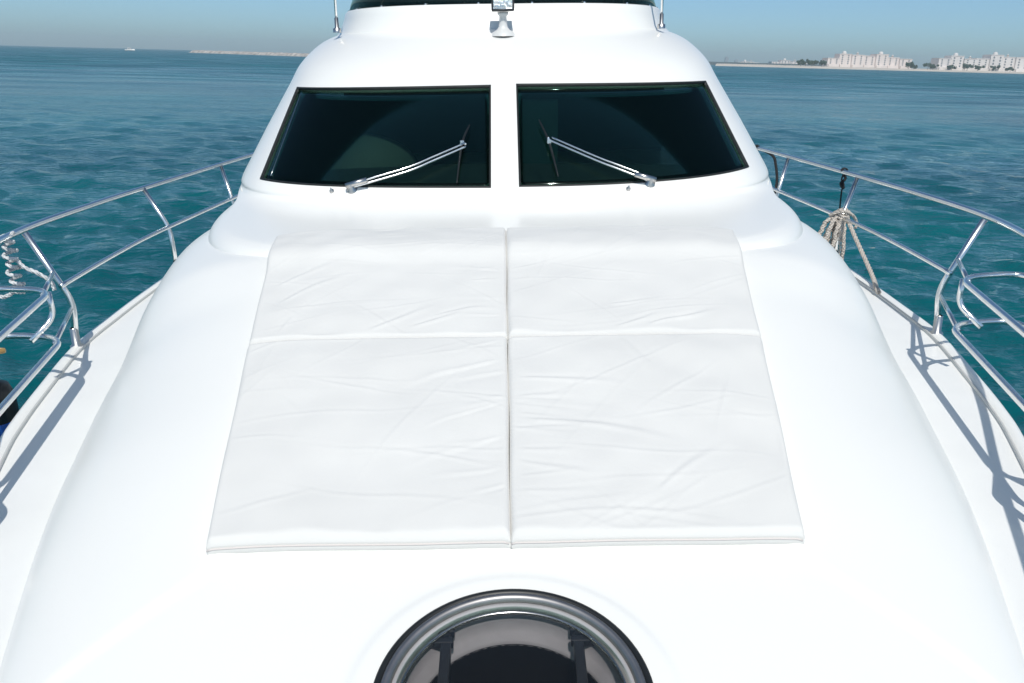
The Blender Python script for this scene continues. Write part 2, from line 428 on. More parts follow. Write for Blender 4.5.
# ---- cabin interior seen dimly through the glass
b = MB(); b.box((-1.7, 6.3, -1.02), (1.7, 6.9, -.92)); b.box((-1.7, 9.2, -1.02), (1.7, 9.25, .1)); b.box((-1.7, 5.7, -1.06), (1.7, 11.8, -1.03)); b.build('cabin_floor', M['dark'], yacht)
b = MB()
G = []
for t in np.linspace(0, 1, 14):
    y = 6.0 + t * .9; G.append([(x, y, -.86 + .10 * math.sin(t * math.pi) - .05 * abs(x) * t) for x in np.linspace(-1.6, 1.6, 20)])
b.grid(np.array(G)); b.build('dashboard', M['dash'], yacht)
def seat_back(cx, cy, w_, h_, z0, m_):
    b = MB(); n1 = 24; rows = []
    for zf in (0, .06):
        rows.append([(cx + w_ * math.cos(a) * (1 + zf), cy + zf * 3, z0 + h_ * max(0, math.sin(a)) ** .7) for a in np.linspace(0, math.pi, n1)])
    rows = [[(cx, cy - .03, z0)] * n1] + rows + [[(cx, cy + .24, z0)] * n1]
    b.grid(np.array(rows)); b.build('helm_seat', m_, yacht)
seat_back(-1.20, 6.62, .50, .43, -.98, M['seatv'])
b = MB(); b.box((-1.42, 6.52, -.62), (-1.26, 6.60, -.52)); b.build('headrest', M['dark'], yacht, bevel=.02)
b = MB(); b.box((.12, 6.42, -.95), (.40, 6.46, -.30)); b.build('chart_panel', M['panel'], yacht)

# ---- flybridge coaming, dark windscreen, its studs
def ring(yf, z, w_, L, n_): return lvl_curve(yf, z, w_, L, n_, 90)
G = np.array([ring(7.20, .205, 1.66, 2.6, 3.2), ring(7.235, .25, 1.62, 2.6, 3.2), ring(7.29, .36, 1.585, 2.6, 3.2), ring(7.31, .405, 1.575, 2.6, 3.2), ring(7.325, .418, 1.565, 2.6, 3.2), ring(7.36, .42, 1.54, 2.6, 3.2), ring(7.37, .30, 1.53, 2.6, 3.2)])
b = MB(); b.grid(G); b.build('flybridge_coaming', M['gelcoat'], yacht)
# coaming lip rises where the corners sweep round
G = np.array([ring(7.345, .412, 1.548, 2.6, 3.2), ring(7.50, .62, 1.50, 2.6, 3.2), ring(7.62, .78, 1.46, 2.6, 3.2)])
b = MB(); b.grid(G); fs = b.build('flybridge_windscreen', M['screen'], yacht)
so = fs.modifiers.new('s', 'SOLIDIFY'); so.thickness = .008
ed = G[0] + np.array([0, -.004, .012])
for i in range(8, len(ed) - 8, 11):
    p = ed[i]
    if abs(p[0]) < .08: continue
    b = MB(); b.lathe([(.0001, .008), (.007, .007), (.010, .002), (.010, -.01)], Matrix.Translation(tuple(p)) @ Matrix.Rotation(math.radians(60), 4, 'X'), 12)
    b.build('stud', M['steel'], fs)
# poles at both corners of the flybridge
for s, (x, y, z) in ((-1, (-1.425, 7.62, .24)), (1, (1.36, 7.62, .24))):
    b = MB(); b.tube([(x, y, z), (x * .997, y + .01, z + .9)], .011); po = b.build('stanchion_pole', M['steel'], yacht)
    b = MB(); b.lathe([(.0001, .10), (.016, .10), (.018, .02), (.034, .012), (.036, -.02)], Matrix.Translation((x, y, z)), 20); b.build('foot', M['alu'], po)
# ---- searchlight
b = MB(); b.lathe([(.10, -.03), (.085, 0), (.05, .02), (.034, .045), (.030, .12), (.045, .135), (.045, .15), (.0001, .152)], Matrix.Translation((0, 7.06, .19)), 32)
sl = b.build('searchlight', M['teakp'], yacht)
SM = Matrix.Translation((0, 7.06, .19))
b = MB(); b.box((-.09, -.075, .155), (.09, .06, .29), SM); hs = b.build('lamp_housing', M['plastic'], sl, bevel=.008)
b = MB(); G = []
for t in np.linspace(0, 1, 8):
    G.append([tuple(SM @ Vector((x, -.078 - .0 * t, .17 + .105 * t))) for x in np.linspace(-.075, .075, 6)])
b.grid(np.array(G)); b.build('lamp_lens', mat('lamp_reflector', (.85, .85, .83), .18, metal=1, bump=(38, 1, .02)), sl)
b = MB(); b.tube([tuple(SM @ Vector(p)) for p in ((-.083, -.079, .163), (.083, -.079, .163), (.083, -.079, .282), (-.083, -.079, .282))], .006, 8, closed=True)
b.build('lamp_bezel', M['plastic'], sl)

# ---- wipers: parallelogram arms, blade, pivot
def wiper(s):
    if s < 0:
        A = [(-1.006, -.808), (-.657, -.733), (-.469, -.668), (-.264, -.591)]; Bl = [(-.243, -.455), (-.290, -.567), (-.317, -.785)]
    else:
        A = [(.949, -.797), (.747, -.733), (.601, -.681), (.295, -.557)]; Bl = [(.241, -.430), (.301, -.568), (.347, -.755)]
    b = MB()
    pts = catmull([S(x, z, o) for (x, z), o in zip(A, (.022, .034, .034, .03))], 8)
    b.tube(pts, .008, 10); d = np.array([0, -.006, .026])
    pts2 = [p + d * min(1, i / 5 + .3) for i, p in enumerate(pts)]
    b.tube(pts2[1:-1], .006, 10)
    wo = b.build('windscreen_wiper', M['steel'], yacht)
    P0 = S(*A[0], 0)
    nn = (S(*A[0], .1) - P0) / .1; q = Vector(nn).to_track_quat('Z', 'X').to_matrix().to_4x4()
    b = MB(); b.lathe([(.036, -.01), (.034, .006), (.022, .012), (.020, .05), (.012, .056), (.0001, .057)], Matrix.Translation(tuple(P0)) @ q, 24)
    b.tube([P0 + nn * .045 + np.array([-.03 * -s, 0, -.008]), P0 + nn * .045 + np.array([.11 * -s, .0, .03])], .018, 12)
    b.build('pivot', M['alu'], wo)
    b = MB(); pts = catmull([S(*Bl[0], .018), S(*Bl[1], .022), S(*Bl[2], .016)], 8)
    b.tube(pts, .007, 8, rads=[.004 + .004 * math.sin(math.pi * i / (len(pts) - 1)) for i in range(len(pts))]); b.build('blade', M['rubber'], wo)
    b = MB(); m_ = S(*Bl[1], .03); b.box(m_ - .014, m_ + .014); b.tube([m_, S(*A[3], .05)], .009, 8); b.build('blade_clip', M['steel'], wo, bevel=.004)
    P1 = S(*( (-1.14, -.818) if s < 0 else (.80, -.822)), 0)
    b = MB(); b.lathe([(.016, -.01), (.015, .01), (.006, .016), (.005, .03), (.0001, .031)], Matrix.Translation(tuple(P1)) @ q, 16); b.build('washer_nozzle', M['alu'], yacht)
wiper(-1); wiper(1)

# ---- deck, toe rail, hull
ys = np.concatenate([np.linspace(-2.19, 1, 60), np.linspace(1.05, 8, 160), np.linspace(8.1, 14.9, 40)])
b = MB(); fr = np.linspace(-1, 1, 41)
for s in (-1, 1):
    b.grid(np.array([[(s * (inn + f_ * (HB(y) - .01 - inn)), y, ZD) for f_ in np.linspace(0, 1, 21)] for y in ys for inn in [float(XB(y)) - .2 if 1.0 < y < 12 else 0.0]]))
b.build('deck', M['deck'], yacht)
for s in (-1, 1):
    b = MB(); rows = []
    prof = [(-.062, -.004), (-.060, .010), (-.052, .013), (-.042, .018), (-.030, .022), (-.012, .023), (.002, .018), (.010, .004), (.012, -.05)]
    for dx, dz in prof: rows.append([(s * max(HB(y) + dx, .003), y, ZD + dz) for y in ys])
    b.grid(np.array(rows)); b.build('toe_rail', M['gelcoat'], yacht)
    b = MB(); pts = [(s * max(HB(y) - .058, .01), y, ZD + .012) for y in ys[::2]]; b.tube(pts, .006, 10); b.build('rubbing_strip', M['toerail'], yacht)
    b = MB(); rows = []
    for t in np.linspace(0, 1, 14):
        k = 1 - .10 * t - .22 * t * t * 1.0; rows.append([(s * max(HB(min(y + 1.1 * t * max(0, (3 - y)) / 5, 15)) * k + .008, 0), y + t * .0 + 1.6 * t * max(0, 3 - y) / 5.2, ZD + .01 - t * 3.2) for y in ys])
    b.grid(np.array(rows)); b.build('hull', M['gelcoat'], yacht)
b = MB(); b.add([(x, 14.9, z) for x, z in ((-2.6, ZD), (2.6, ZD), (1.8, ZD - 3.2), (-1.8, ZD - 3.2))], [(0, 1, 2, 3)], True); b.build('transom', M['gelcoat'], yacht)

# ---- hatch
b = MB(); b.lathe([(.325, -.03), (.345, -.012), (.352, .004), (.351, .014), (.344, .017), (.333, .012), (.330, -.02)], HM, 96, close=True); hatch = b.build('hatch', M['rubber'], yacht)
b = MB(); b.lathe([(.334, 0), (.333, .016), (.326, .021), (.316, .020), (.311, .012), (.309, -.02), (.334, -.02)], HM, 96, close=True); b.build('frame_ring', M['frame'], hatch)
b = MB(); b.lathe([(.309, .004), (.300, .001), (.296, -.012), (.288, -.016), (.288, -.03), (.309, -.03)], HM, 96, close=True); b.build('seal', M['well'], hatch)
b = MB(); b.lathe([(.288 + .0055 * math.cos(a), -.012 + .0055 * math.sin(a)) for a in np.linspace(0, 2 * math.pi, 9)[:-1]], HM, 96, close=True); b.build('inner_ring', M['steel'], hatch)
b = MB(); b.lathe([(.300, -.03), (.290, -.05), (.284, -.085), (.262, -.092), (.26, -.11)], HM, 96); b.build('liner', M['well'], hatch)
b = MB(); b.lathe([(.26, -.105), (.30, -.9), (.0001, -.92)], HM, 64); b.build('shaft', M['dark'], hatch)  # near-black colour carries the shade of the unlit opening below the hatch
b = MB(); b.lathe([(.0001, .012), (.15, .010), (.27, .004), (.306, -.002), (.306, -.008), (.27, -.003), (.15, .003), (.0001, .005)], HM, 96); b.build('lens', M['lens'], hatch)
for s in (-1, 1):
    b = MB(); b.box((s * .178 - .014, -.16, -.05), (s * .178 + .014, .235, -.022), HM); b.box((s * .178 - .022, .225, -.04), (s * .178 + .022, .262, -.012), HM)
    b.box((s * .178 - (.052 if s < 0 else .02), .195, -.046), (s * .178 + (.02 if s < 0 else .052), .215, -.02), HM)
    hi = b.build('hinge_arm', M['plastic'], hatch, bevel=.004)
    b = MB(); K = HM @ Matrix.Translation((s * .2, .225, -.02)) @ Matrix.Rotation(math.pi / 2, 4, 'Y'); b.lathe([(.0001, -.03), (.011, -.03), (.011, .03), (.0001, .03)], K, 16); b.build('hinge_pin', M['plastic'], hi)

# ------------------------------------------------------------------ guard rails with stanchions and fender baskets
def rail_side(s):
    top = [(2.55, 10.5, -.95), (2.72, 8.9, -.95), (2.88, 6.8, -.95), (2.90, 5.8, -.94), (2.85, 4.75, -.93), (2.52, 3.55, -.91), (2.08, 2.5, -.88), (1.72, 1.6, -.85), (1.25, .5, -.80), (.55, -.7, -.74), (0, -1.3, -.72)]
    P = catmull([(s * x, y, z) for x, y, z in top], 10)
    b = MB(); b.tube(P, .019, 16); gr = b.build('guard_rail', M['steel'], yacht)
    mid = [(2.45, 10.5, -1.27), (2.60, 8.9, -1.26), (2.70, 6.6, -1.25), (2.70, 5.7, -1.25), (2.645, 4.79, -1.25)]
    b = MB(); b.tube(catmull([(s * x, y, z) for x, y, z in mid], 8), .015, 14); b.build('mid_rail', M['steel'], gr)
    for t, m1, b0 in (((2.80, 4.80, -.93), (2.615, 4.83, -1.36), (2.635, 4.82, -1.60)),
                      ((2.885, 6.75 + .08 * s, -.95), (2.70, 6.62, -1.26), (2.66, 6.55, -1.60)),
                      ((2.78, 8.25, -.95), (2.66, 8.1, -1.25), (2.62, 8.1, -1.60)),
                      ((2.08, 2.5, -.88), (1.93, 2.6, -1.3), (1.93, 2.55, -1.60)),
                      ((1.25, .5, -.80), (1.18, .6, -1.25), (1.18, .55, -1.60))):
        q = [(s * p[0], p[1], p[2]) for p in (t, m1, b0)]
        b = MB(); b.tube(fillet(q, .08), .019, 16); st = b.build('stanchion', M['steel'], gr)
        b = MB(); b.lathe([(.040, -.055), (.038, -.03), (.025, -.022), (.024, .075), (.020, .08)], Matrix.Translation((q[2][0], q[2][1], q[2][2])), 24)
        bs = b.build('base_socket', M['alu'], gr)
    # fender baskets: two rounded hoops with uprights, hung outboard of the rail
    # levels: (aft inboard corner, forward inboard corner, height)
    lev = (((2.395, 4.25), (2.035, 2.62), -1.13), ((2.325, 4.15), (1.965, 2.52), -1.36))
    b = MB(); W = .40
    for (ax, ay), (ex, ey), z in lev:
        c4 = [(s * ax, ay, z), (s * (ax + W), ay + .06, z), (s * (ex + W), ey - .05, z), (s * ex, ey, z)]
        b.tube(fillet(c4, .17, True, 8), .0165, 14, closed=True)
    (a0, e0, z0), (a1, e1, z1) = lev
    for f_ in (.05, .95):
        p = [a0[k] + (e0[k] - a0[k]) * f_ for k in (0, 1)]; q = [a1[k] + (e1[k] - a1[k]) * f_ for k in (0, 1)]
        b.tube(fillet([(s * (p[0] + .02), p[1] + .04, z0), (s * (p[0] + .02), p[1] + .05, z1 + .09), (s * (q[0] + .16), q[1] + .02, z1)], .06), .0145, 12)
        b.tube([(s * (p[0] + W), p[1], z0), (s * (q[0] + W), q[1], z1)], .012, 12)
    b.tube([(s * a0[0], a0[1] - .1, z0), (s * 2.68, 4.79, -1.17)], .0125, 12)
    b.tube([(s * a1[0], a1[1] - .1, z1), (s * 2.625, 4.82, -1.40)], .0125, 12)
    b.build('fender_basket', M['steel'], gr)
    return gr
rail_side(-1); rail_side(1)
for s, (x, y, z) in ((1, (2.70, 9.0, -.93)),):
    pass

# ------------------------------------------------------------------ sun pad cushions
def profile_top(y):      # cushion surface along the centreline
    pts = [(2.1, -1.356), (2.15, -1.345), (3.27, -1.107), (3.95, -.962), (4.02, -.945), (4.07, -.915), (4.12, -.892), (4.20, -.882), (4.55, -.868)]
    return np.interp(y, [p[0] for p in pts], [p[1] for p in pts])
def cushion(label, cor, folds, seed, th=.056):
    n = 170; r = np.random.RandomState(seed)
    a = np.linspace(0, 1, n); A, Bq = np.meshgrid(a, a, indexing='ij')
    # denser rows near the rims
    g = lambda t: t + .0 * t
    (x0, y0), (x1, y1), (x2, y2), (x3, y3) = cor    # front-left, front-right, back-right, back-left
    X = (x0 * (1 - A) + x1 * A) * (1 - Bq) + (x3 * (1 - A) + x2 * A) * Bq
    Y = (y0 * (1 - A) + y1 * A) * (1 - Bq) + (y3 * (1 - A) + y2 * A) * Bq
    Lx = abs(x1 - x0); Ly = abs(y3 - y0)
    dx = np.minimum(A, 1 - A) * Lx; dy = np.minimum(Bq, 1 - Bq) * Ly
    # slightly wavering outline
    wob = .0015 * np.sin(Y * 9 + seed) * smooth(1 - dx / .2); X = X + wob
    Y = Y + .0015 * np.sin(X * 11 + seed * 2) * smooth(1 - dy / .2)
    yk = np.linspace(2, 4.7, 400); pk = np.convolve(np.pad(profile_top(yk), 6, 'edge'), np.ones(13) / 13, 'valid')
    Z = np.interp(Y, yk, pk)
    camber = roof_z(X, np.minimum(Y, 4.0), False) - roof_z(X * 0, np.minimum(Y, 4.0), False)
    Z = Z + camber
    R = .019
    def edge(d):
        q = np.clip(1 - d / R, 0, 1); return R * (1 - np.sqrt(np.clip(1 - q * q, 0, 1)))
    drop = np.minimum(edge(dx) + edge(dy), R * 1.25)
    pil = .005 * (smooth(dx / .16) * smooth(dy / .16) - 1)
    W = np.zeros_like(X)
    for (ax, ay, ang, ln, wd, amp) in folds:
        ca, sa = math.cos(ang), math.sin(ang); px = (A - ax) * Lx; py = (Bq - ay) * Ly
        u = px * ca + py * sa; v = -px * sa + py * ca; v = v + .12 * u * u * math.copysign(1, math.sin(seed + ax * 7)) + .008 * np.sin(u * 14 + ax * 30)
        env = smooth(u / (ln * .18)) * smooth((ln - u) / (ln * .6)); ww = wd * (.6 + .8 * np.clip(u / ln, 0, 1))
        W += .6 * amp * env * (np.exp(-(v / ww) ** 2) - .55 * np.exp(-((v - 1.6 * ww) / (1.1 * ww)) ** 2))
    for k in range(22):          # many faint long creases in the loose cover
        ax, ay, an = r.uniform(0, 1), r.uniform(0, 1), r.normal(.25, .5); ca, sa = math.cos(an), math.sin(an)
        u = (A - ax) * Lx * ca + (Bq - ay) * Ly * sa; v = -(A - ax) * Lx * sa + (Bq - ay) * Ly * ca + .01 * np.sin((A - ax) * 9 + k); l_ = r.uniform(.12, .35)
        W += r.uniform(.0006, .0018) * np.exp(-(u / l_) ** 2) * (np.exp(-(v / .008) ** 2) - .5 * np.exp(-((v - .014) / .010) ** 2))
    for k in range(26):
        th_ = r.uniform(0, math.pi); lam = r.uniform(.12, .6); W += .0006 * (lam / .3) * np.sin((X * math.cos(th_) + Y * math.sin(th_)) * 6.28 / lam + r.uniform(0, 6.28) + np.sin(X * 5 + k))
    Z = Z - drop + pil + W * smooth(np.minimum(dx, dy) / .03)
    # walls down to the deck
    G = np.stack([X, Y, Z], -1)
    b = MB(); b.grid(G)
    per = [(i, 0) for i in range(n)] + [(n - 1, j) for j in range(1, n)] + [(i, n - 1) for i in range(n - 2, -1, -1)] + [(0, j) for j in range(n - 2, -1, -1)]
    ring_ = np.array([G[i, j] for i, j in per]); c0 = ring_.mean(0)
    rows = [ring_]
    for k, (dz, ins) in enumerate(((-.006, -.001), (-.010, .001), (-.016, -.0015), (-.026, -.001), (-.034, .004), (-.055, .014))):
        q = ring_.copy(); q[:, 2] += dz; dirn = (c0 - ring_)[:, :2]; dirn /= np.linalg.norm(dirn, axis=1)[:, None]; q[:, :2] += dirn * ins; rows.append(q)
    b.grid(np.array(rows), flip=True)
    base = (float(c0[0]), float(y0), float(ring_[0, 2] - .055))
    o = b.build('sun_pad_cushion', M['cloth'], base=base)
    tag(o, label, 'cushion', 'four sun pad cushions on the foredeck')
    # piping round the front rim and the inner edge
    pip = MB(); q = ring_[:n].copy(); q[:, 2] -= .013; q[:, 1] -= .001; pip.tube([tuple(p) for p in q[::3]], .0028, 8); pip.build('piping', M['piping'], o)
    return o
PI = math.pi
g = .0012; cxm = 0.0
def fan(ax, ay, a0, a1, k, ln, amp, r_):
    R_ = np.random.RandomState(r_); return [(ax + R_.uniform(-.02, .02), ay + R_.uniform(-.35, .3), a, ln * R_.uniform(.5, 1.1), R_.uniform(.008, .018), amp * R_.uniform(.5, 1.1)) for a in np.linspace(a0, a1, k)]
cushion('lower left sun pad cushion, white, with diagonal creases by the centre seam', [(-.915, 2.165), (-g, 2.165), (-g, 3.312), (-1.095, 3.312)],
        fan(.99, .5, PI + .25, PI + .7, 9, .38, .0035, 1) + [(.98, .85, PI + .55, .45, .014, .005), (.98, .98, PI + .6, .3, .01, .003)] + fan(.15, .97, -.9, -1.8, 4, .25, .002, 2), 1)
cushion('lower right sun pad cushion, white, with long rippled creases by the centre seam', [(g, 2.165), (.885, 2.165), (1.073, 3.312), (g, 3.312)],
        fan(.01, .5, .1, -.3, 10, .36, .0035, 3) + [(.02, .72, -.12, .42, .014, .006), (.02, .50, -.2, .62, .016, .006), (.5, .14, .75, .4, .014, .004), (.45, .98, -1.35, .3, .016, .004), (.02, .3, -.35, .3, .012, .004)], 2)
cushion('upper left white sun pad cushion, bent over the ledge, wrinkled toward its inner corner', [(-1.097, 3.324), (-g, 3.324), (-g, 4.50), (-1.262, 4.51)],
        [(.45, .03, .55, .40, .014, .007), (.62, .05, .5, .34, .014, .007), (.7, .12, .35, .34, .012, .006), (.85, .4, .25, .15, .01, .004), (.08, .25, .7, .5, .016, .006), (.05, .4, .6, .45, .016, .005), (.3, .75, .35, .5, .014, .004), (.12, .03, 1.2, .2, .01, .004), (.9, .8, .9, .15, .01, .003)] + fan(.98, .5, PI - .1, PI + .5, 7, .3, .003, 4), 3)
cushion('upper right white sun pad cushion, bent over the ledge, small ripples at front edge', [(g, 3.324), (1.075, 3.324), (1.245, 4.48), (g, 4.50)],
        [(.42, .03, .5, .28, .013, .006), (.55, .03, .45, .32, .013, .007), (.65, .08, .4, .25, .012, .005), (.4, .2, .2, .3, .012, .004), (.3, .85, 1.4, .12, .01, .003)] + fan(.02, .5, -.3, .4, 5, .2, .002, 5), 4)

# ------------------------------------------------------------------ ropes, cord, fender, boathook
def strand(b, pts, r, k=8, wig=.0, seed=0):
    R_ = np.random.RandomState(seed); P = catmull(pts, k)
    P = [p + R_.normal(0, wig, 3) for p in P] if wig else P
    P = catmull(P, 3)
    # three twisted lays
    n_ = len(P); T = [np.array(P[min(i + 1, n_ - 1)]) - np.array(P[max(i - 1, 0)]) for i in range(n_)]
    acc = 0
    fr_ = []
    for i in range(n_):
        t = T[i] / (np.linalg.norm(T[i]) + 1e-9); u = np.cross(t, [.3, .9, .2]); u /= np.linalg.norm(u); v = np.cross(t, u)
        if i: acc += np.linalg.norm(np.array(P[i]) - np.array(P[i - 1]))
        fr_.append((u, v, acc))
    for j in range(3):
        q = [np.array(P[i]) + (fr_[i][0] * math.cos(fr_[i][2] / (r * 7) * 6.28 + j * 2.09) + fr_[i][1] * math.sin(fr_[i][2] / (r * 7) * 6.28 + j * 2.09)) * r * .5 for i in range(n_)]
        b.tube(q, r * .56, 7)
b = MB(); kx, ky, kz = 2.705, 6.63, -1.235
for j in range(5):
    pts = [(kx + (.045 + .012 * (j % 2)) * math.cos(t), ky + .05 * math.sin(t), kz + .03 - j * .018 + .02 * math.sin(t * 2 + j)) for t in np.linspace(0, 6.2, 9)]
    strand(b, pts, .011, 4, seed=j)
strand(b, [(kx - .10, ky, kz + .0), (kx - .02, ky - .06, kz + .045), (kx + .08, ky - .03, kz + .0), (kx + .13, ky, kz - .07), (kx + .11, ky - .03, kz - .10)], .012)
for dx, L_, dy, w_ in ((-.13, .38, -.05, .05), (-.17, .30, -.0, .03), (-.02, .45, -.05, .04), (-.08, .40, .03, .03)):
    strand(b, [(kx - .02, ky, kz + .02), (kx + dx * .7, ky + dy, kz - .06), (kx + dx, ky + dy, kz - L_ * .6), (kx + dx + w_ * .3, ky + dy, kz - L_), (kx + dx + w_, ky + dy, kz - L_ * .85), (kx + w_ * .6 + dx * .6, ky + dy, kz - .1), (kx, ky, kz)], .017, wig=.0025, seed=int(L_ * 100))
strand(b, [(kx + .02, ky - .03, kz + .01), (kx + .06, ky - .12, kz - .12), (kx + .03, ky - .6, kz - .33), (2.66, 5.75, ZD + .045), (2.66, 5.70, ZD + .03)], .017)
tag(b.build('mooring_rope', M['rope'], base=(kx, ky, kz - .4)), 'beige mooring rope bundled round the right rail stanchion with loops hanging down', 'rope')
b = MB(); cxr, cyr = 2.872, 7.1
for j in range(3):
    b.tube([(cxr + .024 * math.cos(t), cyr - .02 + j * .012, -.945 + .024 * math.sin(t)) for t in np.linspace(0, 6.3, 14)], .006, 8)
b.tube(catmull([(cxr, cyr, -.97), (cxr - .012, cyr, -1.02), (cxr + .012, cyr, -1.06), (cxr, cyr, -1.12), (cxr - .02, cyr - .05, -1.35), (cxr - .02, cyr, -1.62)], 6), .007, 8)
b.tube(catmull([(cxr, cyr, -.97), (cxr + .02, cyr, -1.01), (cxr - .015, cyr, -1.05), (cxr + .012, cyr, -1.09), (cxr, cyr, -1.04)], 6), .012, 8)
tag(b.build('fender_line', M['cordb'], base=(cxr, cyr, -1.6)), 'thin black cord knotted on the right handrail beside the beige rope bundle', 'cord')
b = MB(); b.tube([(2.70 + .026 * math.cos(t), 9.05 + t * .004, -.95 + .026 * math.sin(t)) for t in np.linspace(0, 12.5, 30)], .009, 8)
b.tube(catmull([(2.70, 9.05, -.95), (2.79, 8.8, -1.0), (2.82, 8.75, -1.1), (2.83, 8.7, -1.25), (2.80, 8.65, -1.4)], 6), .014, 8)
tag(b.build('black_strap', M['cordb'], base=(2.7, 9.05, -1.4)), 'short black strap wrapped on the right handrail next to the windscreen corner', 'strap')
# white rope on the left rail corner
b = MB(); kx, ky, kz = -2.86, 4.72, -.945
for j in range(7):
    z_ = kz + .03 - j * .05
    rr = .036 - .010 * (j % 2)
    strand(b, [(kx + rr * math.cos(t), ky + rr * math.sin(t), z_ - .008 * t) for t in np.linspace(0, 6.2, 8)], .011, 4, seed=j)
strand(b, [(kx + .03, ky, kz - .13), (kx + .08, ky - .02, kz - .17), (kx + .14, ky - .02, kz - .20), (kx + .20, ky, kz - .26), (kx + .21, ky, kz - .31)], .012)
strand(b, [(kx, ky, kz - .3), (kx - .08, ky - .03, kz - .34), (kx - .2, ky, kz - .3)], .012)
tag(b.build('white_line', M['ropew'], base=(kx, ky, kz - .4)), 'white braided line coiled on the left rail corner above the steel hoops', 'rope')
# fender standing in the left basket
b = MB(); fm = Matrix.Translation((-2.75, 4.10, -1.97))
pr_ = [(.0001, 0), (.05, .01), (.10, .05), (.115, .10), (.115, .30), (.095, .36), (.04, .39), (.022, .41), (.022, .45), (.0001, .455)]
b.lathe(pr_, fm, 32); fo = b.build('boat_fender', M['rubber'], base=(-2.75, 4.10, -1.97))
tag(fo, 'black fender with blue lower end hanging in the left rail basket', 'fender')
b = MB(); b.lathe([(.0005, -.004), (.054, .006), (.104, .047), (.119, .10), (.119, .17), (.116, .172)], fm, 32); b.build('end_cap', M['blue'], fo)
b = MB(); b.tube([(-2.545, 3.98, -1.37), (-2.75, 3.80, -1.36), (-3.6, 3.1, -1.33)], .013, 12); bh = b.build('boat_hook', M['wood'], base=(-2.9, 3.7, -1.4))
tag(bh, 'wooden boathook pole, its yellow tip lying through the left steel hoops', 'boathook')
b = MB(); b.lathe([(.0145, -.05), (.016, -.02), (.013, .0), (.0001, .004)], Matrix.Translation((-2.545, 3.98, -1.37)) @ Matrix.Rotation(math.radians(85), 4, 'Y') , 14); b.build('tip', mat('yellow_tip', (.60, .42, .20), .5), bh)

# ------------------------------------------------------------------ the far shore (world frame)
def wx(px, D): return (px - 507) / F * D * .946 + D * 0.0
WALLC = mat('hotel_stucco', (.80, .71, .66), .9, var=(.08, .1)); WALLD = mat('hotel_stucco_pale', (.80, .74, .70), .9, var=(.08, .1))
WINM = mat('hotel_window', (.13, .15, .17), .5); DOME = mat('hotel_dome', (.70, .66, .62), .6)
SANDM = mat('sand', (.62, .55, .47), .95, var=(.02, .15)); ROCKM = mat('breakwater_rock', (.50, .46, .42), .95, var=(.2, .5))
LEAF = mat('tree_leaf', (.045, .085, .04), .8, var=(.3, .4)); BARK = mat('bark', (.16, .12, .09), .9)
TOWM = mat('hazy_concrete', (.30, .32, .34), .9)
QUAY = mat('quay_wall', (.12, .15, .16), .9)
# beach
b = MB(); rows = []
xs = np.linspace(wx(700, 1500), wx(1500, 1500), 160)
for k, (dy, z) in enumerate(((-12, -.6), (0, .15), (10, 1.2), (30, 2.6), (90, 3.2), (500, 3.5))):
    rows.append([(x + dy * .3, 1370 + dy + 14 * math.sin(x * .011) + 5 * math.sin(x * .05) * (k < 3), z + .25 * math.sin(x * .07 + k)) for x in xs])
b.grid(np.array(rows)); tag(b.build('beach', SANDM, boat=False, base=(500, 1400, 0)), kind='structure')

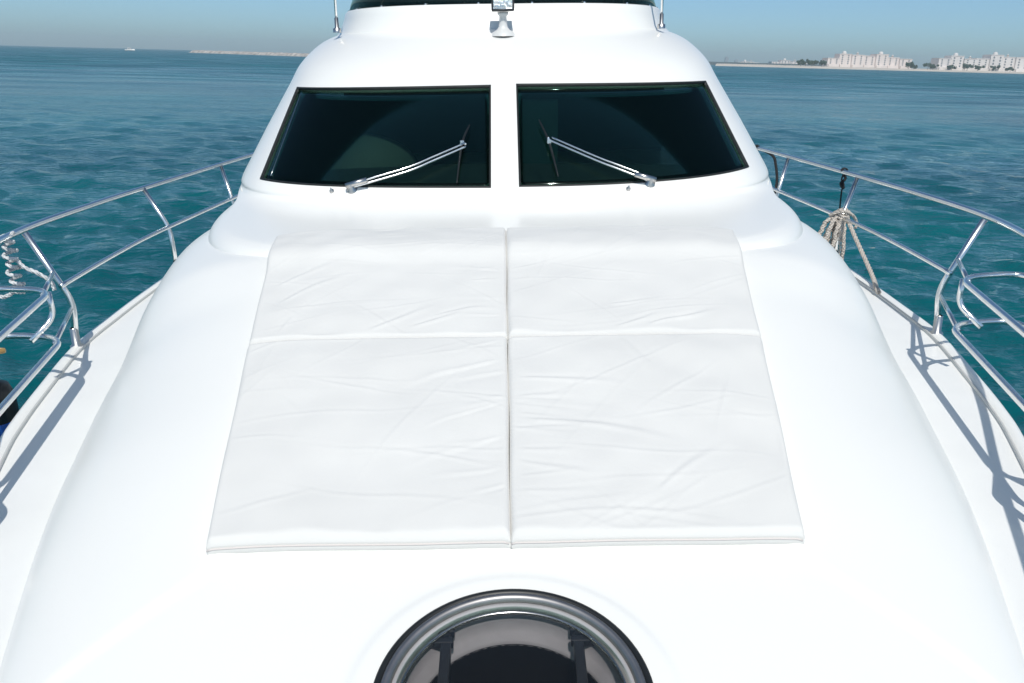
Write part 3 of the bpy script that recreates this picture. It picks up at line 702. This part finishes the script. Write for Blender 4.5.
def hotel(name, label, D, px0, px1, H, seed, storeys, arches):
    R_ = random.Random(seed); x0, x1 = wx(px0, D), wx(px1, D); base = (0.5 * (x0 + x1), D, 2.6)
    e = tag(empty(name, base, False), label, 'hotel', 'hotels along the far beach')
    b = MB(); z0 = 2.0; nb = max(4, int((x1 - x0) / 20)); tops = []
    for i in range(nb):
        xa = x0 + (x1 - x0) * i / nb; xb_ = x0 + (x1 - x0) * (i + 1) / nb; f_ = i / (nb - 1)
        hh = H * (.72 + .22 * math.sin(math.pi * f_) + .12 * ((i % 3) == 1) + R_.uniform(-.08, .05)); dd = 3 * ((i % 2) == 0)
        b.box((xa + .01 * i, D - dd, z0), (xb_ - .005, D + 24 + i * .03, z0 + hh)); tops.append((xa, xb_, D - dd, z0 + hh))
        b.box((xa - .4, D - dd - .5, z0 + hh), (xb_ + .4, D + 20, z0 + hh + .8 + .01 * i))
        b.box((xa + 1, D - dd - 3.5, z0), (xb_ - 1, D - dd - .003, z0 + 5))
    b.build('wall', WALLC if seed % 2 else WALLD, e)
    cnt = 0
    for xa, xb_, yf, zt in tops:
        nc = max(2, int((xb_ - xa) / 7.5)); st = (zt - z0 - 6) / storeys
        for s_ in range(storeys):
            for c_ in range(nc):
                if cnt >= 96: break
                cx_ = xa + (xb_ - xa) * (c_ + .5) / nc; zb = z0 + 6 + s_ * st; ww = 1.25; h_ = st * .62
                wb = MB(); pts = [(cx_ - ww, yf, zb), (cx_ + ww, yf, zb), (cx_ + ww, yf, zb + h_ * .7)] + ([(cx_ + ww * math.cos(a), yf, zb + h_ * .7 + h_ * .3 * math.sin(a)) for a in (.5, 1.1, 1.57, 2.04, 2.6)] if arches else [(cx_ + ww, yf, zb + h_), (cx_ - ww, yf, zb + h_)]) + [(cx_ - ww, yf, zb + h_ * .7)]
                k = len(pts); vs_ = [(p[0], p[1] - .05, p[2]) for p in pts] + [(p[0], p[1] + .6, p[2]) for p in pts]
                wb.add(vs_, [tuple(range(k))] + [(i, (i + 1) % k, k + (i + 1) % k, k + i) for i in range(k)], True)
                wb.build('window', WINM, e, recalc=False); cnt += 1
    for i, (xa, xb_, yf, zt) in enumerate(tops):
        if i % 3 == 1:
            r_ = min(3.6, (xb_ - xa) * .24); b2 = MB(); K = Matrix.Translation(((xa + xb_) / 2, yf + 8, zt + .5))
            b2.lathe([(r_, 0), (r_, 1.6)] + [(r_ * math.cos(a), 1.6 + r_ * .9 * math.sin(a)) for a in np.linspace(.1, 1.5, 8)] + [(.0001, r_ + 1.8)], K, 20); b2.build('dome', DOME, e)
        elif i % 3 == 2:
            b2 = MB(); K = Matrix.Translation(((xa + xb_) / 2, yf + 5, zt + .4)); b2.lathe([(2.2, 0), (2.2, 2.6), (2.5, 2.7), (.0001, 5.2)], K, 4); b2.build('turret', DOME, e)
hotel('beach_hotel', 'long cream domed hotel, left one of the two big hotels on the far beach', 1480, 832, 917, 22, 1, 5, True)
hotel('beach_hotel', 'cream hotel with dark arched windows at the right edge of the far beach', 1440, 944, 1100, 24, 2, 4, True)
hotel('low_building', 'low pale building fading in haze, nearest left of the long domed hotel', 2300, 776, 814, 13, 3, 2, False)
hotel('low_building', 'tiny low pale building in haze at the left end of the far shore', 2600, 742, 764, 9, 4, 2, False)
# low dark quay and hazy towers beyond
b = MB(); b.box((wx(713, 1900), 1900, -1), (wx(835, 1900), 1930, 6.8)); tag(b.build('quay_wall', QUAY, boat=False, base=(wx(760, 1900), 1900, 0)), 'low dark quay wall along the left part of the far shore', 'wall')
for i, (px, h_, w_, dl) in enumerate(((731, 36, 9, 'thin hazy tower on the far skyline, left one of the pair'), (728, 26, 6, None), (741, 22, 10, None))):
    if i == 1: continue
    b = MB(); D = 5000; X_ = wx(px, D); b.box((X_ - w_, D, 0), (X_ + w_, D + 18, h_)); b.box((X_ - w_ * .5, D + 4, h_), (X_ + w_ * .5, D + 14, h_ + 6))
    tag(b.build('tower_block', TOWM, boat=False, base=(X_, D, 0)), 'faint hazy tower block at the left end of the far skyline' if i == 0 else 'shorter faint hazy tower block right of the taller one on the far skyline', 'building')

def tree(X_, Y_, h_, wd, seed, label):
    R_ = random.Random(seed); e = tag(empty('shore_tree', (X_, Y_, 2.6), False), label, 'tree', 'trees along the far beach')
    b = MB(); b.tube([(X_, Y_, 2.0), (X_ + .3, Y_, 2.6 + h_ * .3), (X_ - .1, Y_ + .2, 2.6 + h_ * .6)], .4, 8, rads=[.45, .32, .2]); 
    for k in range(4): b.tube([(X_ + .1, Y_, 2.6 + h_ * .35), (X_ + R_.uniform(-1, 1) * wd * .35, Y_ + R_.uniform(-1, 1), 2.6 + h_ * R_.uniform(.6, .8))], .2, 6, rads=[.2, .08])
    b.build('trunk', BARK, e)
    b = MB(); lobes = [(R_.uniform(-.38, .38) * wd, R_.uniform(-.25, .25) * wd, h_ * R_.uniform(.35, .8), h_ * R_.uniform(.16, .30)) for _ in range(9)]
    for lx, ly, lz, lr in lobes:
        for k in range(70):
            v = Vector((R_.gauss(0, 1), R_.gauss(0, 1), R_.gauss(0, 1))).normalized() * lr * R_.uniform(.5, 1.08)
            c_ = Vector((X_ + lx, Y_ + ly, 2.6 + lz)) + v; a = Vector((R_.gauss(0, 1), R_.gauss(0, 1), R_.gauss(0, 1))).normalized() * .6; d = a.cross(v).normalized() * .5
            b.add([c_ - a - d, c_ + a - d, c_ + a + d, c_ - a + d], [(0, 1, 2, 3)])
    b.build('crown', LEAF, e, recalc=False)
TR = [(806, 7, 10, 'low round tree, first of the clump left of the long domed hotel'), (812, 9, 12, 'taller round tree in the clump left of the long domed hotel'), (820, 8, 12, 'middle round tree in the clump left of the long domed hotel'), (827, 8, 10, 'round tree touching the left end of the long domed hotel'),
      (917, 9, 10, 'dark tree at the right end of the long domed hotel'), (924, 6, 9, 'small bushy tree in the gap between the two big hotels'), (935, 8, 11, 'dark tree in the gap, close to the arched hotel'), (942, 7, 10, 'bushy tree at the left corner of the arched hotel'),
      (963, 7, 10, 'first tree standing before the arched hotel front'), (975, 9, 12, 'widest tree before the arched hotel front'), (988, 7, 10, 'low tree under the middle arches of the right hotel'), (1008, 8, 12, 'tree before the arched hotel near the right picture edge'), (1019, 6, 10, 'rightmost bushy tree at the picture edge on the far beach')]
for i, (px, h_, wd, lb) in enumerate(TR): tree(wx(px, 1415), 1415 + 6 * (i % 3), h_ * 1.3, wd * 1.6, i, lb)

# ------------------------------------------------------------------ breakwater and the distant motorboat
b = MB(); D0, D1 = 1050, 780; n_ = 240; rows = []
xa, xb_ = wx(196, 1150), wx(345, 820)
for j, (dy, z) in enumerate(((-7, -.5), (-5, 1.2), (-2.5, 2.9), (2.5, 3.0), (5, 1.3), (7, -.5))):
    rows.append([])
    for i in range(n_):
        t = i / (n_ - 1); k = smooth(np.array(min(t / .04, 1.))); x = xa + (xb_ - xa) * t; y = 1150 + (820 - 1150) * t
        nz = noise.noise(Vector((x * .35, j * 1.7, 0))) * .9
        rows[-1].append((x + dy * .4, y + dy, -.5 + (z + .5) * (.35 + .65 * float(k)) + (nz if 0 < j < 5 else 0)))
b.grid(np.array(rows), flat=True); tag(b.build('breakwater', ROCKM, boat=False, base=(xa, 1150, 0), recalc=False), 'long low pale rock breakwater on the left horizon', 'breakwater')
D = 1300; bx_ = wx(136, D); e = tag(empty('motorboat', (bx_, D, 0), False), 'tiny white motorboat alone on the left horizon', 'boat')
b = MB(); G = []
for t in np.linspace(0, 1, 14):
    hw = 2.0 * (1 - max(0, (t - .55) / .45) ** 2) + .02; x = bx_ - 7 + 14 * t; zt = 1.6 + .9 * t
    G.append([(x, D - hw, zt), (x, D - hw * .75, 0.0), (x, D, -.5), (x, D + hw * .75, 0.0), (x, D + hw, zt)])
b.grid(np.array(G)); G2 = np.array(G); b.grid(np.stack([G2[:, 0], G2[:, 4]], 0)); b.build('hull', M['teakp'], e)
b = MB(); b.box((bx_ - 3.5, D - 1.3, 1.6), (bx_ + 2.2, D + 1.3, 3.9)); b.box((bx_ - 3, D - 1.2, 4.4), (bx_ + .8, D + 1.2, 4.6)); b.build('cabin', M['teakp'], e, bevel=.15)
b = MB(); b.box((bx_ - 3.0, D - 1.34, 2.6), (bx_ + 1.9, D + 1.34, 3.3)); b.build('window', WINM, e)

for o in bpy.data.objects:
    if '_b' in o: del o['_b']
